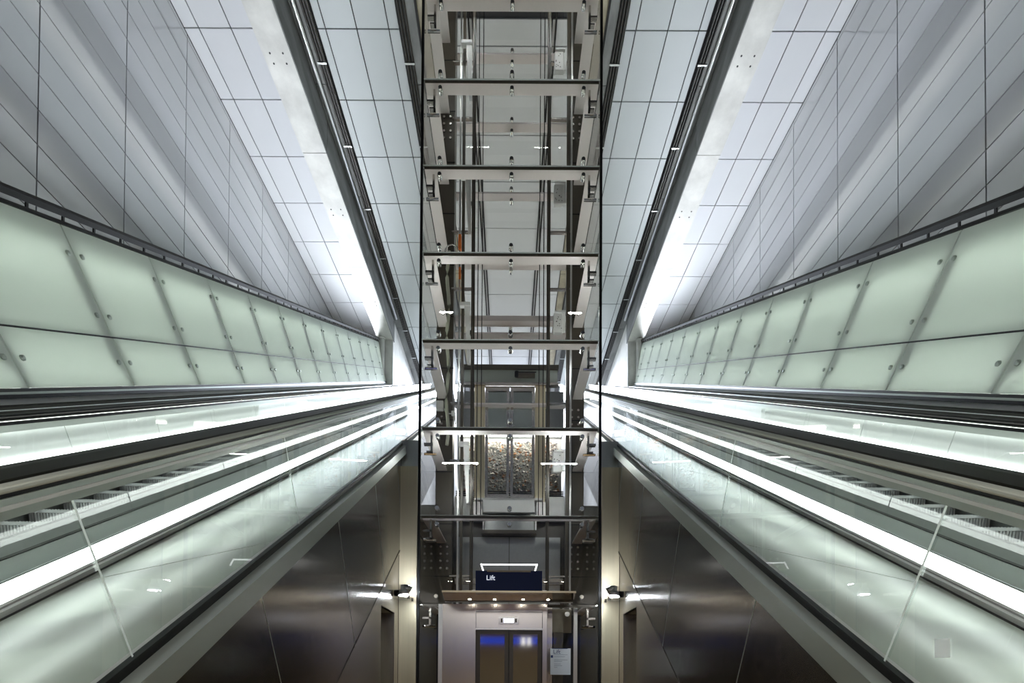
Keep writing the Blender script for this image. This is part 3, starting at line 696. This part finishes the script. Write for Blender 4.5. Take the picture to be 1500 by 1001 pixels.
boxo('inner_back', 'dark', fd, -1.2, 1.2, FD + .9, FD + .92, 0, E + .8)

cn = thing('bronze_canopy', (0, 6.75, E + .88), 'thin bronze glass canopy over the lower lift door', 'canopy')
MB().hexa([(-.84, 6.2, E + .885), (.84, 6.2, E + .885), (.94, 7.27, E + .885), (-.94, 7.27, E + .885), (-.84, 6.2, E + .90), (.84, 6.2, E + .90), (.94, 7.27, E + .90), (-.94, 7.27, E + .90)]).build('glass_sheet', 'bronze', cn)
boxo('front_edge', 'steel_warm', cn, -.845, .845, 6.19, 6.2, E + .882, E + .905)
for x in (-.55, -.2, .2, .55):
    MB().tube([(x, 6.9, E + .884), (x, 6.9, E + .88)], .018, 10).build('added_spot', 'down', cn)  # glowing discs added where the canopy mirrors the hall lamps
sg = thing('lift_sign', (0, 6.25, E + .905), 'dark navy sign reading Lift on the canopy', 'sign')
bd = boxo('board', 'navy', sg, -.425, .42, 6.235, 6.275, E + .905, E + 1.165)
boxo('light_edge', 'beige', sg, -.28, .275, 6.232, 6.28, E + 1.148, E + 1.17)
for x in (-.47, .425): boxo('foot', 'steel_lt', sg, x, x + .05, 6.24, 6.28, E + .905, E + .918)
def text(body, size, loc, mat, parent, name='lettering', ext=.0015):
    cu = bpy.data.curves.new(name, 'FONT'); cu.body = body; cu.size = size; cu.extrude = ext
    cu.materials.append(M[mat])
    tmp = bpy.data.objects.new('tmp', cu); me = bpy.data.meshes.new_from_object(tmp)
    bpy.data.objects.remove(tmp); bpy.data.curves.remove(cu); me.name = name
    o = link(name, me, parent, loc); o.rotation_euler = (R(90), 0, 0); return o
text('Lift', .088, (-.29, 6.233, E + 1.045), 'letter', sg)
lb = thing('tube_light', (0, 6.9, E + 1.25), 'white tube light bent round above the navy sign', 'lamp')
MB().tube([(-.33, 6.3, E + 1.17), (-.37, 6.5, E + 1.3), (-.37, 6.55, E + 1.305), (.37, 6.55, E + 1.305), (.37, 6.5, E + 1.3), (.33, 6.3, E + 1.17)], .009, 8).build('tube', 'tube', lb, smooth=True)
nt_ = thing('notice', (.76, FD - .04, E - .17), 'white printed lift notice on the glass right of the door', 'notice')
boxo('sheet', 'paper', nt_, .615, .915, FD - .036, FD - .031, E - .175, E + .215)
text('Lift', .085, (.655, FD - .0365, E + .135), 'ink', nt_, ext=.0004)
boxo('rule', 'ink', nt_, .66, .87, FD - .0372, FD - .036, E + .118, E + .121)
boxo('blue_square', 'ink', nt_, .622, .655, FD - .0372, FD - .036, E + .075, E + .112)
boxo('top_strip', 'ink', nt_, .64, .87, FD - .0372, FD - .036, E + .207, E + .215)
ln = MB()
for q, (z, w) in enumerate(((.088, .16), (.04, .2), (.018, .12), (-.02, .1), (-.045, .12), (-.07, .05))):
    ln.box(.67, .67 + w, FD - .0372, FD - .036, E + z, E + z + .008)
stuff(ln.build('text_lines', 'greyink', nt_))
st_ = thing('glass_sticker', S(1, 1.55, 1.187, -.85), 'small white sticker on the right corridor glass', 'sticker')
d = 1.42
sm = MB()
for z in ((-.80, -.745),):
    v4 = [S(1, d, 1.187, z[0]), S(1, d + .055, 1.187, z[0] - RISE * .055), S(1, d + .055, 1.187, z[1] - RISE * .055), S(1, d, 1.187, z[1])]
    sm.add(v4, [(0, 1, 2, 3)])
sm.build('paper', 'sticker', st_)

# ------------------------------------------------------------------ the lower hall behind the camera (lights the steel and shows in the glass)
hc = boxo('ceiling_lower_hall', 'beige', None, -XW, XW, -14, -.15, E + 2.5, E + 2.8)
tag(hc, 'dark low ceiling of the lower hall', 'ceiling', kind='structure')
hb = boxo('wall_lower_hall', 'beige', None, -XW, XW, -14.2, -14, 0, E + 2.8)
tag(hb, 'dark rear wall of the lower hall', 'wall', kind='structure')
for i, (x, y) in enumerate(((-1.8, -.5), (-1.25, -.5), (1.12, -.5), (1.65, -.5), (-3, -4), (0, -4), (3, -4))):
    dl = thing('downlight', (x, y, E + 2.5), 'round downlight in the low hall ceiling', 'lamp', 'downlights in the low ceiling')
    MB().tube([(x, y, E + 2.5), (x, y, E + 2.485)], .09, 16).build('rim', 'steel_lt', dl)
    MB().tube([(x, y, E + 2.484), (x, y, E + 2.48)], .075, 16).build('lens', 'down', dl)
bs = thing('direction_sign', (0, -6, E + .8), 'long blue lit direction sign hanging in the lower hall', 'sign')
boxo('blue_face', 'bluesign', bs, -6.5, 6.5, -6.1, -6.0, E + .78, E + 1.06)
boxo('white_face', 'whitesign', bs, -1.55, -1.37, -6.1, -6.0, E + .78, E + 1.1)
boxo('white_face', 'whitesign', bs, .55, .66, -5.99, -5.97, E + .72, E + 1.04)
boxo('white_face', 'whitesign', bs, .8, .9, -5.99, -5.97, E + .72, E + 1.04)
